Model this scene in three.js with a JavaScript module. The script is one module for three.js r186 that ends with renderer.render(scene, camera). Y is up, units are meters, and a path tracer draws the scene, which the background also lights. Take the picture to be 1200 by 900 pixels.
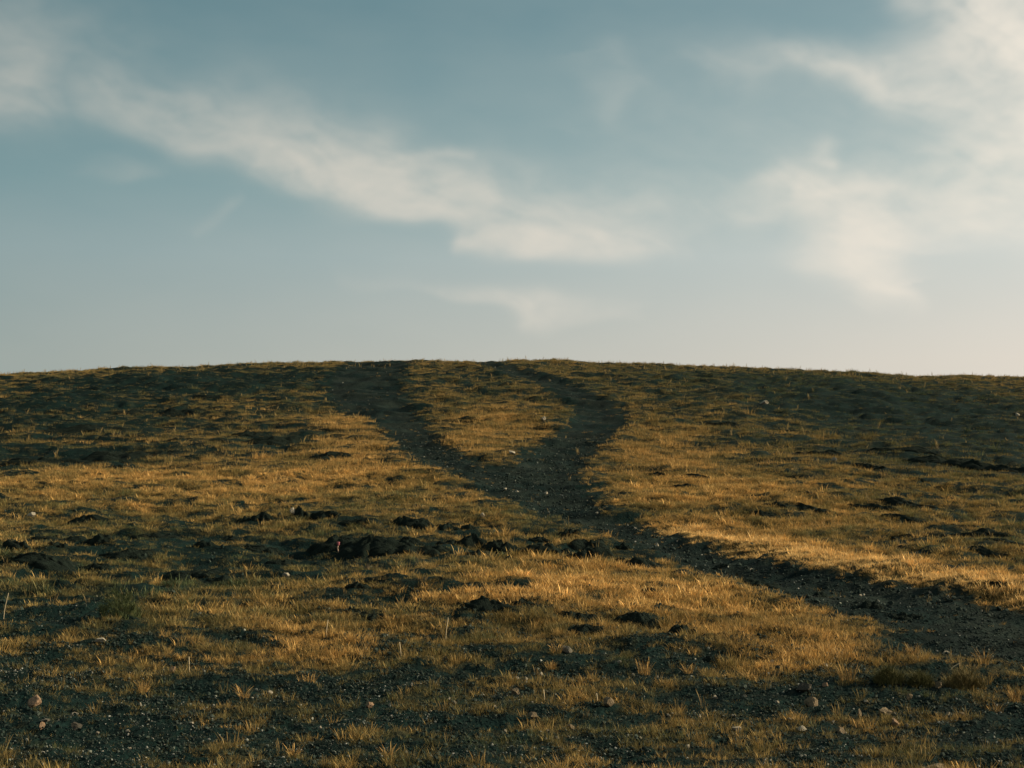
import * as THREE from 'three';
import { SimplexNoise } from 'three/addons/math/SimplexNoise.js';
import { mergeGeometries, mergeVertices, toCreasedNormals } from 'three/addons/utils/BufferGeometryUtils.js';

// ---------------------------------------------------------------- camera, sky, sun, exposure
const scene = new THREE.Scene();
const EYE = 1.7, PITCH = 5.0, FOV = 30;
const camera = new THREE.PerspectiveCamera(FOV, 4 / 3, 0.1, 4000);
camera.position.set(0, EYE, 0);
camera.rotation.set(THREE.MathUtils.degToRad(PITCH), 0, 0);
camera.updateMatrixWorld(true);
const renderer = new THREE.WebGLRenderer({ antialias: true });
renderer.toneMapping = THREE.LinearToneMapping;
const EXPOSURE = 1.5;                      // exposed a little over for the low sun
renderer.toneMappingExposure = EXPOSURE;
renderer.shadowMap.enabled = true;

const SUN_AZ = 82, SUN_EL = 24;            // degrees right of the view, degrees above the level
const rad = THREE.MathUtils.degToRad;
const sunDir = new THREE.Vector3(Math.cos(rad(SUN_EL)) * Math.sin(rad(SUN_AZ)), Math.sin(rad(SUN_EL)), -Math.cos(rad(SUN_EL)) * Math.cos(rad(SUN_AZ)));
const sun = new THREE.DirectionalLight(new THREE.Color().setRGB(1.0, 0.83, 0.56), 5.0);
sun.name = 'sun';
sun.position.copy(sunDir).multiplyScalar(150).add(new THREE.Vector3(0, 5, -60));
sun.target.position.set(0, 5, -60);
sun.castShadow = true;
sun.shadow.mapSize.set(4096, 4096);
sun.shadow.radius = 1.6;
Object.assign(sun.shadow.camera, { left: -110, right: 110, top: 60, bottom: -60, near: 1, far: 400 });
scene.add(sun, sun.target);

// seeded randomness and noise
function rng(seed) { let a = seed >>> 0; return () => { a = (a + 0x6D2B79F5) | 0; let t = Math.imul(a ^ (a >>> 15), 1 | a); t = (t + Math.imul(t ^ (t >>> 7), 61 | t)) ^ t; return ((t ^ (t >>> 14)) >>> 0) / 4294967296; }; }
const simplex = new SimplexNoise({ random: rng(11) });
const n2 = (x, y) => simplex.noise(x, y), n3 = (x, y, z) => simplex.noise3d(x, y, z);
const clamp = (x, a = 0, b = 1) => x < a ? a : x > b ? b : x;
const smooth = (a, b, x) => { const t = clamp((x - a) / (b - a)); return t * t * (3 - 2 * t); };
const mix = (a, b, t) => a + (b - a) * t;
function fbm2(x, y, o) { let s = 0, a = 0.5; for (let i = 0; i < o; i++) { s += a * n2(x, y); x = x * 2.03 + 17.1; y = y * 2.03 - 9.7; a *= 0.5; } return s; }
function fbm3(x, y, z, o) { let s = 0, a = 0.5; for (let i = 0; i < o; i++) { s += a * n3(x, y, z); x = x * 2.03 + 3.1; y = y * 2.03 - 9.7; z = z * 2.03 + 5.3; a *= 0.5; } return s; }

// a pixel of the 1200 x 900 photograph as a direction
const F = 450 / Math.tan(rad(FOV / 2));
function pixelDir(px, py) { return new THREE.Vector3((px - 600) / F, (450 - py) / F, -1).applyQuaternion(camera.quaternion).normalize(); }

// ---- the sky: air and thin cirrus, as an equirectangular picture
{
  const W = 4096, H = 2048, data = new Float32Array(W * H * 4);
  const azel = (px, py) => { const d = pixelDir(px, py); return [Math.atan2(d.x, -d.z) * 180 / Math.PI, Math.asin(d.y) * 180 / Math.PI]; };
  const DEG = 180 / Math.PI / F;                       // degrees a pixel, near enough
  // strands: points (pixel x, pixel y, half width above, half width below, density)
  const strands = [
    [[-120, 70, 60, 45, .30], [20, 108, 50, 40, .42], [85, 118, 36, 30, .14], [150, 124, 40, 34, .30], [260, 158, 50, 34, .46], [340, 188, 56, 26, .66], [420, 212, 56, 22, .84], [500, 240, 44, 20, .80], [580, 258, 36, 26, .56], [700, 262, 38, 30, .28], [800, 252, 40, 36, .11], [900, 250, 50, 50, .04]],
    [[548, 288, 14, 12, .42], [640, 292, 20, 16, .62], [730, 290, 22, 16, .5], [800, 286, 16, 14, .1]],
    [[490, 345, 16, 8, .02], [545, 350, 16, 12, .30], [620, 364, 22, 15, .50], [720, 368, 18, 12, .14]],
    [[870, 240, 26, 22, .20], [930, 222, 30, 34, .50], [985, 255, 40, 45, .74], [1020, 305, 44, 36, .84], [1040, 340, 30, 20, .62], [1010, 362, 16, 10, .14]],
    [[930, 228, 14, 10, .36], [1000, 216, 12, 12, .36], [1060, 222, 14, 12, .2]],
    [[1070, 250, 45, 40, .30], [1140, 240, 48, 42, .50], [1260, 250, 60, 48, .48]],
    [[850, 75, 26, 22, .10], [960, 72, 20, 18, .30], [1060, 88, 34, 30, .50], [1150, 110, 50, 44, .34], [1280, 120, 80, 70, .5]],
    [[1090, -10, 40, 40, .3], [1165, 20, 60, 52, .85], [1260, 40, 90, 70, .9]],
    [[950, 178, 12, 10, .26], [965, 188, 10, 9, .22]],
    [[1140, 180, 30, 24, .34], [1230, 165, 30, 26, .4]],
    [[105, 200, 12, 8, .05], [130, 203, 12, 9, .09], [165, 200, 12, 7, .04]],
    [[235, 262, 10, 7, .05], [262, 244, 10, 8, .07], [280, 236, 8, 6, .04]],
    [[390, 330, 14, 10, .03], [500, 342, 12, 9, .08]],
    [[560, 215, 40, 20, .12], [720, 235, 30, 22, .12], [820, 232, 30, 30, .05]],
    [[760, 150, 90, 60, .05], [880, 160, 90, 70, .06], [1040, 180, 100, 80, .10], [1260, 180, 120, 90, .16]],
    [[715, 60, 20, 50, .05], [735, 120, 20, 20, .07]],
    [[470, 182, 10, 8, .16], [525, 180, 9, 8, .2], [545, 186, 8, 6, .1]],
    [[-40, 20, 50, 60, .14], [60, 40, 60, 50, .10], [160, 60, 40, 40, .06]],
  ].map((s) => s.map(([x, y, u, l, d]) => { const a = azel(x, y); return [a[0], a[1], u * DEG, l * DEG, d]; }));
  const boxes = strands.map((s) => { const m = Math.max(...s.map((p) => Math.max(p[2], p[3]))) * 2.6; return [Math.min(...s.map((p) => p[0])) - m, Math.max(...s.map((p) => p[0])) + m, Math.min(...s.map((p) => p[1])) - m, Math.max(...s.map((p) => p[1])) + m]; });
  const [az0, elTop] = azel(-120, -60), az1 = azel(1320, 100)[0];
  // elevation; the air's own colour; the colour of the haze that the low sun lights
  const ramp = [[-1, .135, .232, .236, 1.17, .84, .65], [5.7, .12, .228, .235, 1.12, .82, .65], [10, .066, .196, .232, .94, .78, .66], [12.6, .066, .192, .228, .60, .56, .49], [19.6, .046, .148, .182, .29, .31, .31], [40, .08, .165, .19, .22, .23, .23], [91, .07, .14, .165, .16, .17, .17]];
  const base = [0, 0, 0, 0, 0, 0];
  function air(el) { let k = 0; while (k < ramp.length - 2 && el > ramp[k + 1][0]) k++; const a = ramp[k], b = ramp[k + 1], t = clamp((el - a[0]) / (b[0] - a[0])); for (let c = 0; c < 6; c++) base[c] = mix(a[c + 1], b[c + 1], t); }
  for (let j = 0; j < H; j++) {
    const el = ((j + 0.5) / H - 0.5) * 180;            // row 0 is straight down
    for (let i = 0; i < W; i++) {
      const o = (j * W + i) * 4;
      if (el < -0.3) { data[o] = 0.10; data[o + 1] = 0.08; data[o + 2] = 0.05; data[o + 3] = 1; continue; }
      const phi = ((i + 0.5) / W - 0.5) * Math.PI * 2;  // angle in the x-z plane
      const ce = Math.cos(el * Math.PI / 180), dx = ce * Math.cos(phi), dy = Math.sin(el * Math.PI / 180), dz = ce * Math.sin(phi);
      const az = Math.atan2(dx, -dz) * 180 / Math.PI;
      air(el);
      const cs = dx * sunDir.x + dy * sunDir.y + dz * sunDir.z, ang = Math.acos(clamp(cs, -1, 1)) * 180 / Math.PI;
      const haze = 1.06 * Math.exp(-((ang / 76) ** 2)), aureole = 2.2 * Math.exp(-ang / 10);
      const front = smooth(az0 - 10, az0, az) * (1 - smooth(az1, az1 + 10, az)) * (1 - smooth(elTop, elTop + 6, el));
      let cloud = 0;
      if (front > 0) {
        const wx = fbm3(dx * 9, dy * 16, dz * 9, 2), wy = fbm3(dx * 9 + 40, dy * 16, dz * 9, 2);
        const a2 = az + wx * 1.6, e2 = el + wy * 0.8;
        let got = -1;
        for (let s = 0; s < strands.length; s++) {
          const b = boxes[s];
          if (a2 < b[0] || a2 > b[1] || e2 < b[2] || e2 > b[3]) continue;
          const st = strands[s];
          let best = 0;
          for (let k = 0; k < st.length - 1; k++) {
            const p = st[k], q = st[k + 1], ux = q[0] - p[0], uy = q[1] - p[1], l2 = ux * ux + uy * uy;
            const t = clamp(((a2 - p[0]) * ux + (e2 - p[1]) * uy) / l2), ex = a2 - p[0] - ux * t, ey = e2 - p[1] - uy * t;
            const w = ey > 0 ? mix(p[2], q[2], t) : mix(p[3], q[3], t), r = Math.hypot(ex * 0.9, ey) / w;
            const v = mix(p[4], q[4], t) * Math.exp(-1.1 * (ey > 0 ? r * r : r * r * Math.sqrt(r)));
            if (v > best) best = v;
          }
          if (best > 0.003) {
            if (got < 0) {
              const along = az * 0.9 - el * 0.55, across = az * 0.45 + el * 1.1;   // fibres drawn out along the band
              got = 0.90 + 0.36 * fbm3(dx * 30 + wy * 0.3, dy * 60, dz * 30, 6) + 0.42 * fbm2(along * 0.20 + wx * 0.4, across * 0.55 + wy * 0.8, 5);
              got = clamp(got, 0.25, 1.4);
            }
            cloud += best * got;
          }
        }
        cloud *= front;
      }
      const veil = clamp(0.34 + 0.9 * fbm3(dx * 2.4 + 9, dy * 6, dz * 2.4, 5));   // cirrus of the rest of the sky
      cloud += (1 - front) * clamp(veil * 0.75) * clamp(0.8 + 0.9 * fbm3(dx * 12, dy * 30, dz * 12, 4), 0, 1.3) * (1 - smooth(60, 88, el) * 0.6);
      cloud += front * 0.03 * clamp(0.5 + fbm3(dx * 7, dy * 18, dz * 7 + 4, 4));
      cloud = 1 - Math.exp(-cloud * 1.45);
      const k = 1 / EXPOSURE;
      data[o] = k * (mix(base[0] + haze * base[3], 0.46 + haze * 0.82, cloud) + aureole);
      data[o + 1] = k * (mix(base[1] + haze * base[4], 0.445 + haze * 0.69, cloud) + aureole * 0.85);
      data[o + 2] = k * (mix(base[2] + haze * base[5], 0.395 + haze * 0.56, cloud) + aureole * 0.62);
      data[o + 3] = 1;
    }
  }
  const tex = new THREE.DataTexture(data, W, H, THREE.RGBAFormat, THREE.FloatType);
  tex.mapping = THREE.EquirectangularReflectionMapping;
  tex.magFilter = tex.minFilter = THREE.LinearFilter;
  tex.wrapS = THREE.RepeatWrapping;
  tex.needsUpdate = true;
  scene.background = tex;
  scene.environment = tex;
}

// ---------------------------------------------------------------- shape of the hill
// height above the eye at each distance D in front of the camera
const profile = [[-400, -14], [-60, -4], [-12, -1.9], [0, -1.7], [6, -2.15], [10, -2.36], [13, -2.33], [16, -2.12], [20, -1.64], [25, -1.16], [30, -0.77], [38, 0.2], [48, 1.49], [60, 3.18], [72, 5.10], [85, 7.34], [95, 9.05], [104, 10.44], [112, 11.5], [120, 12.36], [130, 13.0], [145, 13.0], [170, 11.3], [220, 6], [400, -12], [900, -40]];
const slopes = profile.map((p, k) => { const a = profile[Math.max(0, k - 1)], b = profile[Math.min(profile.length - 1, k + 1)]; return (b[1] - a[1]) / (b[0] - a[0]); });
function profileAt(D) {
  let k = 0; while (k < profile.length - 2 && D > profile[k + 1][0]) k++;
  const [x0, y0] = profile[k], [x1, y1] = profile[k + 1], h = x1 - x0, t = clamp((D - x0) / h);
  const t2 = t * t, t3 = t2 * t;
  return (2 * t3 - 3 * t2 + 1) * y0 + (t3 - 2 * t2 + t) * h * slopes[k] + (-2 * t3 + 3 * t2) * y1 + (t3 - t2) * h * slopes[k + 1];
}
const crest = [[-700, 480], [-300, 462], [0, 442], [50, 437.5], [110, 434], [200, 431], [270, 428.5], [400, 426], [470, 424.5], [600, 423], [660, 425], [750, 428], [850, 431.5], [950, 436], [1050, 440], [1200, 444], [1500, 455], [1900, 475]]
  .map(([x, y]) => [(x - 600) / F * 120, (y - 423) / F * 120]);
function crestDrop(X) { let k = 0; while (k < crest.length - 2 && X > crest[k + 1][0]) k++; const a = crest[k], b = crest[k + 1]; return mix(a[1], b[1], (X - a[0]) / (b[0] - a[0])); }
function baseHeight(X, D) {
  const w = smooth(25, 112, D);
  const drop = (crestDrop(X - 4) + crestDrop(X) + crestDrop(X + 4)) / 3;
  const fore = smooth(14, 24, D), far = smooth(40, 90, D), rough = 0.16 * n2(X * 0.085 + 3, D * 0.085) * fore + mix(0.02, mix(0.09, 0.17, far), fore) * n2(X * 0.24, D * 0.34 + 7);
  return EYE + profileAt(D) - w * Math.min(drop, 14) + rough;
}
// a pixel of the photograph to the ground point it shows
function ground(px, py) {
  const d = pixelDir(px, py), sx = d.x / -d.z, sy = d.y / -d.z;
  let last = 3, gap0 = EYE + sy * 3 - baseHeight(sx * 3, 3), bestD = 3, bestGap = 1e9;
  for (let D = 3; D < 126; D *= 1.004) {
    const gap = EYE + sy * D - baseHeight(sx * D, D);
    if (gap / D < bestGap && D > 60) { bestGap = gap / D; bestD = D; }
    if (gap <= 0) { const t = gap0 / (gap0 - gap); const dd = mix(last, D, t); return [sx * dd, dd]; }
    last = D; gap0 = gap;
  }
  return [sx * bestD, bestD];
}
// the dirt track: an outline in pixels, then on the ground
const trackOutline = [
  [1330, 742], [1200, 714], [1110, 691], [1000, 672], [900, 653], [830, 639], [770, 624], [724, 606], [702, 590], [690, 570], [682, 550], [688, 534], [704, 518], [729, 501], [734, 487], [722, 474], [695, 462], [666, 450], [635, 441], [605, 433], [588, 427], [582, 421],
  [560, 421], [566, 428], [590, 437], [622, 446], [650, 458], [674, 475], [674, 490], [652, 510], [624, 530], [600, 546], [570, 546], [545, 536], [522, 520], [502, 502], [487, 486], [472, 466], [466, 446], [474, 430], [484, 421],
  [410, 421], [402, 430], [388, 446], [384, 466], [408, 484], [440, 492], [456, 511], [476, 533], [503, 544], [540, 556], [580, 582], [622, 599], [655, 609], [700, 622], [744, 640], [800, 663], [870, 684], [930, 702], [985, 717], [1048, 740], [1100, 762], [1200, 780], [1330, 800],
].map(([x, y]) => ground(x, y));
let tMinD = 1e9, tMaxD = -1e9, tMinX = 1e9; for (const [x, d] of trackOutline) { tMinD = Math.min(tMinD, d); tMaxD = Math.max(tMaxD, d); tMinX = Math.min(tMinX, x); }
function exactTrackDistance(X, D) {                  // metres, positive inside
  if (D < tMinD - 4 || X < tMinX - 4 || D > 135) return -4;
  let inside = false, best = 1e9;
  const P = trackOutline, n = P.length;
  for (let i = 0, j = n - 1; i < n; j = i++) {
    const ax = P[j][0], ay = P[j][1], bx = P[i][0], by = P[i][1];
    if ((by > D) !== (ay > D) && X < (ax - bx) * (D - by) / (ay - by) + bx) inside = !inside;
    const ux = bx - ax, uy = by - ay, t = clamp(((X - ax) * ux + (D - ay) * uy) / (ux * ux + uy * uy + 1e-9));
    const ex = X - ax - ux * t, ey = D - ay - uy * t, r = ex * ex + ey * ey;
    if (r < best) best = r;
  }
  return (inside ? 1 : -1) * Math.sqrt(best);
}
const TX = -52, TD = 8, TS = 0.3, TNX = 400, TND = 430, trackGrid = new Float32Array(TNX * TND);   // the same, looked up on a 0.3 m grid
for (let j = 0; j < TND; j++) for (let i = 0; i < TNX; i++) trackGrid[j * TNX + i] = exactTrackDistance(TX + i * TS, TD + j * TS);
function trackDistance(X, D) {
  const u = (X - TX) / TS, v = (D - TD) / TS, i = Math.floor(u), j = Math.floor(v);
  if (i < 0 || j < 0 || i >= TNX - 1 || j >= TND - 1) return -4;
  const a = u - i, b = v - j, o = j * TNX + i;
  return mix(mix(trackGrid[o], trackGrid[o + 1], a), mix(trackGrid[o + TNX], trackGrid[o + TNX + 1], a), b);
}
function trackMask(X, D) { const s = trackDistance(X, D); return s + 0.22 * n2(X * 0.7, D * 0.7) + 0.18 * n2(X * 2.3, D * 2.3); }
// thin scarps where the turf has slipped, running across the slope
function scarp(X, D) {
  if (D < 20) return 0;
  const line = 1 - Math.abs(n2(X * 0.17 + 40, D * 0.42 + X * 0.05)), other = 1 - Math.abs(n2(X * 0.3 - 20, D * 0.62));
  return Math.max(smooth(0.82, 0.97, line) * smooth(-0.25, 0.3, n2(X * 0.12, D * 0.12 + 9)), smooth(0.86, 0.98, other) * smooth(0.0, 0.4, n2(X * 0.15 + 7, D * 0.15)));
}
// relief
function relief(X, D) {
  const fore = smooth(14, 24, D), far = smooth(40, 90, D);
  let h = mix(0.025, mix(0.07, 0.12, far), fore) * n2(X * 0.6 + 1, D * 0.8);
  h -= 0.06 * scarp(X, D);
  h += mix(0.022, 0.038, fore) * n2(X * 1.3 + 5, D * 1.7);
  h += 0.016 * n2(X * 3.3, D * 3.6);
  h += 0.011 * n2(X * 8.1, D * 8.1) + 0.007 * n2(X * 17, D * 17);
  return h;
}
function groundHeight(X, D, s) {
  if (s === undefined) s = trackMask(X, D);
  const r = relief(X, D), bed = smooth(-0.4, 0.8, s);
  let h = baseHeight(X, D) + mix(r, r * 0.35 + 0.03 * n2(X * 2.2, D * 2.2) + 0.012 * n2(X * 6, D * 6), bed);
  h -= 0.095 * bed; h += bed * 0.025 * n2(X * 1.1 + 80, D * 0.5);
  h += 0.03 * Math.exp(-(((s + 0.6) / 0.45) ** 2));               // a low berm thrown up beside the wheels
  return h;
}
const at = (px, py) => { const [X, D] = ground(px, py); return { X, D, y: groundHeight(X, D), scale: D / F }; };

// patches of the cover, from the photograph: pixel centre, half width, half height, how much grass more or less, how gold
const patchList = [
  [830, 700, 240, 42, .42, .26], [700, 690, 120, 26, .42, .3], [900, 735, 120, 24, .35, .22], [560, 688, 130, 16, .35, .3], [600, 732, 110, 16, .3, .1],
  [250, 562, 300, 26, .4, .32], [480, 580, 90, 14, .3, .05], [430, 520, 40, 26, .5, .4], [400, 500, 26, 14, .4, .35],
  [580, 505, 80, 26, .5, .32], [560, 470, 70, 14, .1, .0], [800, 565, 110, 46, .4, .2], [760, 520, 60, 40, .4, .2], [900, 600, 150, 30, .3, .08],
  [330, 752, 90, 18, .4, .25], [270, 715, 120, 18, .25, .15], [420, 735, 60, 14, .25, .1], [1010, 745, 60, 16, .3, .2],
  [600, 874, 600, 18, .18, .0], [870, 872, 60, 14, .18, .0], [720, 885, 90, 14, .22, .05], [60, 888, 60, 12, .25, .1], [330, 870, 110, 14, .18, .0], [520, 790, 60, 12, .28, .1],
  [600, 600, 46, 9, .35, .0], [640, 607, 50, 6, .2, -.3], [940, 765, 50, 12, .2, .1], [1160, 790, 60, 10, .2, -.1],
  // bare, dark or green; first the stony flat at the foot of the hill
  [600, 872, 1100, 92, -.21, -.05], [0, 880, 500, 80, -.05, -.03],
  [200, 655, 240, 44, -.04, -.13], [1000, 478, 240, 36, .0, -.1], [330, 800, 300, 30, .0, -.08],
  [60, 500, 160, 7, -.45, -.1], [150, 528, 150, 6, -.4, -.1], [200, 446, 220, 7, -.35, -.1], [1120, 488, 140, 26, -.3, -.1], [960, 478, 90, 6, -.3, -.1],
  [90, 470, 140, 40, -.52, -.22], [40, 540, 90, 14, -.55, -.2], [300, 450, 120, 14, -.34, -.2], [1130, 520, 120, 36, -.36, -.30], [1050, 470, 180, 26, -.24, -.3], [900, 450, 180, 14, -.15, -.2], [60, 710, 60, 18, -.7, -.3],
  [150, 850, 150, 34, -.34, .0], [540, 832, 180, 20, -.26, .0], [1060, 836, 190, 34, -.26, .0], [820, 830, 120, 26, -.2, -.1], [1100, 750, 90, 14, -.45, .0],
  [440, 646, 90, 12, -.5, .0], [560, 700, 60, 10, -.5, -.1], [430, 690, 70, 16, -.3, -.15], [700, 742, 120, 6, -.3, .0], [110, 640, 100, 20, -.26, -.1], [330, 648, 80, 14, -.35, -.12], [280, 670, 90, 10, -.3, -.1], [150, 690, 60, 16, -.1, -.4],
  [560, 545, 50, 6, -.2, .0], [430, 595, 120, 6, -.05, -.1], [480, 575, 40, 8, -.1, -.4], [330, 515, 50, 12, -.4, -.1], [560, 445, 60, 10, -.15, -.15],
].map(([px, py, rx, ry, g, c]) => { const [X, D] = ground(px, py), a = ground(px, py + ry)[1], b = ground(px, Math.max(py - ry, 426))[1]; return { X, D, rx: rx * D / F, lo: Math.max(D - a, .3), hi: Math.max(b - D, .3), g, c }; });
const bright = [[800, 625], [860, 637], [940, 650], [1040, 667], [1120, 680], [1210, 700], [1330, 728]].map(([x, y]) => ground(x, y));   // the strip of tall straw above the track
const out = { g: 0, c: 0, s: 0 };
const mounds = [];                                     // filled below; bare earth
function cover(X, D) {
  const warpX = X + 1.3 * n2(X * 0.25, D * 0.25 + 4), warpD = D + 1.1 * n2(X * 0.22 + 8, D * 0.28);
  let g = 0.57, c = 0.44;
  for (const p of patchList) {
    const u = (warpX - p.X) / p.rx; if (u > 2.3 || u < -2.3) continue;
    const v = (warpD - p.D) / (warpD < p.D ? p.lo : p.hi), r = u * u + v * v;
    if (r > 5) continue;
    const w = Math.exp(-r * 0.9); g += p.g * w; c += p.c * w;
  }
  const s = trackMask(X, D);
  let strip = 1e9;
  for (let k = 0; k < bright.length - 1; k++) { const [ax, ay] = bright[k], [bx, by] = bright[k + 1], ux = bx - ax, uy = by - ay, t = clamp(((X - ax) * ux + (D - ay) * uy) / (ux * ux + uy * uy)); strip = Math.min(strip, Math.hypot(X - ax - ux * t, D - ay - uy * t)); }
  const sw = Math.exp(-((strip / 1.3) ** 2)); 
  g -= 0.30 * smooth(-1.0, 0, s) * (1 - sw);
  g += 0.26 * n2(X * 0.22, D * 0.3) + 0.42 * n2(X * 0.55 + 9, D * 0.75) + 0.42 * n2(X * 1.5, D * 1.8 + 3) + 0.32 * n2(X * 4.2, D * 4.6 + 3) - 0.03;
  c += 0.22 * n2(X * 0.2 + 20, D * 0.3) + 0.22 * n2(X * 0.9 + 31, D * 1.1) - 0.03;
  g -= 0.55 * scarp(X, D);
  g = mix(g, 1.1, sw * 0.9); c = mix(Math.min(c, 1), 1.35, sw);
  const edge = smooth(-0.35, 0.35, s + 0.25 * n2(X * 3.4, D * 3.4));
  out.g = g * (1 - edge); out.c = c; out.s = s;
  if (edge > 0) out.g += edge * 0.40 * smooth(0.55, 1.0, n2(X * 0.7, D * 0.7 + 50) + 0.5 * n2(X * 2.4, D * 2.4) + 0.3);
  for (const m of mounds) { const u = (X - m.X) / (m.w * 0.5), v = (D - m.D + m.tilt * (X - m.X)) / (m.d * 0.5), r = u * u + v * v + 0.5 * n2(X * 3, D * 3); if (r < 0.9) { out.g *= m.set === 'row' || m.set === 'upper' ? 0 : 0.25; break; } }
  return out;
}

// ---------------------------------------------------------------- textures: grain only
function grainTexture(size, fn, srgb) {
  const d = new Uint8Array(size * size * 4);
  for (let j = 0; j < size; j++) for (let i = 0; i < size; i++) { const v = fn(i / size, j / size, i, j), o = (j * size + i) * 4; d[o] = clamp(v[0]) * 255; d[o + 1] = clamp(v[1]) * 255; d[o + 2] = clamp(v[2]) * 255; d[o + 3] = 255; }
  const t = new THREE.DataTexture(d, size, size);
  t.wrapS = t.wrapT = THREE.RepeatWrapping; t.magFilter = THREE.LinearFilter; t.minFilter = THREE.LinearMipmapLinearFilter; t.generateMipmaps = true;
  if (srgb) t.colorSpace = THREE.SRGBColorSpace;
  t.needsUpdate = true;
  return t;
}
function torus(u, v, f, o) {                            // seamless fbm
  const a = u * Math.PI * 2, b = v * Math.PI * 2, r = f / (Math.PI * 2);
  let s = 0, amp = 0.5, k = 1;
  for (let i = 0; i < o; i++) { s += amp * simplex.noise4d(Math.cos(a) * r * k + 3 * i, Math.sin(a) * r * k, Math.cos(b) * r * k, Math.sin(b) * r * k + i); k *= 2; amp *= 0.55; }
  return s;
}
const soilGrain = grainTexture(512, (u, v) => { const a = torus(u, v, 6, 6), b = torus(u + .3, v, 40, 3), k = 0.72 + 0.34 * a + 0.34 * b; return [k, k * 0.985, k * 0.96]; }, false);
const soilBump = grainTexture(512, (u, v) => { const a = torus(u, v, 8, 6), b = torus(u, v + .4, 44, 3); const k = 0.5 + 0.4 * a + 0.32 * b; return [k, k, k]; }, false);

// ---------------------------------------------------------------- the ground as one sheet, parted into hillside and track
const tagged = (o, label, category, group, kind) => { if (label) o.userData.label = label; if (category) o.userData.category = category; if (group) o.userData.group = group; if (kind) o.userData.kind = kind; o.castShadow = o.receiveShadow = true; o.traverse((k) => { k.castShadow = k.receiveShadow = true; }); return o; };

// dark heaps of turned earth: pixel centre, pixel foot, width, height
const moundList = [
  ['row', 398, 644, 56, 15], ['row', 432, 648, 66, 18], ['row', 470, 651, 60, 16], ['row', 474, 638, 36, 9], ['row', 513, 647, 28, 8], ['row', 532, 639, 28, 8], ['row', 552, 641, 34, 14], ['row', 590, 647, 42, 14], ['row', 560, 654, 34, 10], ['row', 596, 657, 20, 6], ['row', 638, 651, 46, 13], ['row', 688, 655, 46, 14], ['row', 690, 642, 36, 9], ['row', 634, 634, 22, 5], ['row', 666, 629, 20, 6], ['row', 755, 668, 44, 11], ['row', 731, 647, 14, 6], ['row', 728, 664, 12, 5],
  ['upper', 382, 609, 30, 10], ['upper', 424, 613, 40, 8], ['upper', 352, 607, 16, 8], ['upper', 306, 612, 24, 9], ['upper', 285, 612, 16, 5], ['upper', 470, 612, 20, 7], ['upper', 492, 616, 38, 8], ['upper', 522, 619, 28, 9], ['upper', 551, 619, 20, 5],
  ['left', 104, 613, 38, 11], ['left', 64, 634, 48, 12], ['left', 22, 642, 26, 13], ['left', 116, 635, 26, 10], ['left', 54, 661, 66, 12], ['left', 182, 630, 50, 8], ['left', 240, 640, 22, 6], ['left', 150, 652, 50, 7], ['left', 312, 648, 40, 11], ['left', 332, 661, 28, 7], ['left', 270, 632, 24, 6], ['left', 68, 642, 16, 7], ['left', 225, 675, 60, 8], ['left', 325, 680, 44, 7], ['left', 262, 684, 34, 6], ['left', 110, 665, 30, 7],
  ['slope', 128, 538, 66, 15], ['slope', 56, 543, 76, 13], ['slope', 196, 533, 38, 8], ['slope', 322, 520, 52, 16], ['slope', 296, 511, 30, 8], ['slope', 266, 518, 30, 8], ['slope', 138, 549, 16, 7], ['slope', 104, 503, 70, 7], ['slope', 214, 484, 40, 7], ['slope', 384, 537, 40, 8], ['slope', 160, 483, 46, 6], ['slope', 205, 517, 28, 7], ['slope', 352, 543, 18, 5], ['slope', 250, 465, 34, 7],
  ['right', 768, 557, 26, 6], ['right', 812, 560, 30, 8], ['right', 806, 574, 44, 7], ['right', 872, 582, 28, 5], ['right', 892, 602, 30, 6], ['right', 957, 599, 36, 6], ['right', 908, 592, 20, 5], ['right', 960, 534, 44, 8], ['right', 1018, 548, 28, 10], ['right', 1102, 541, 60, 13], ['right', 1142, 548, 44, 11], ['right', 1058, 528, 50, 7], ['right', 1182, 553, 36, 11], ['right', 1020, 596, 38, 8], ['right', 1060, 592, 46, 10], ['right', 1096, 616, 54, 8], ['right', 1142, 628, 50, 9], ['right', 1182, 638, 34, 9], ['right', 1076, 631, 40, 6], ['right', 1160, 648, 34, 8], ['right', 1050, 608, 26, 4], ['right', 946, 577, 14, 5], ['right', 1078, 564, 18, 5], ['right', 1166, 689, 22, 5], ['right', 920, 505, 30, 5], ['right', 846, 498, 26, 6], ['right', 815, 505, 14, 5],
  ['straw', 676, 722, 40, 10], ['straw', 745, 729, 38, 15], ['straw', 798, 743, 28, 18], ['straw', 685, 740, 34, 8], ['straw', 838, 774, 26, 11], ['straw', 575, 712, 50, 12], ['straw', 438, 724, 34, 7], ['straw', 890, 684, 38, 9], ['straw', 958, 692, 18, 8], ['straw', 762, 697, 18, 6], ['straw', 612, 706, 22, 6], ['straw', 420, 690, 26, 7],
  ['track', 1022, 706, 26, 7], ['track', 1062, 716, 30, 6], ['track', 845, 660, 18, 5],
];
for (const [set, px, py, w, h] of moundList) {
  const p = at(px, py), far = clamp((p.D - 40) / 50);
  mounds.push({ set, tilt: set === 'right' ? 0.6 : set === 'slope' ? -0.15 : 0, px, py, X: p.X, D: p.D, w: w * p.scale * mix(1.3, 1.6, far), h: Math.max(h * p.scale * mix(set === 'row' || set === 'upper' ? 0.78 : 0.48, 0.20, far), 0.04), d: Math.min(w * p.scale * 0.75, mix(1.0, 2.6, far)), scale: p.scale });
}

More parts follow.
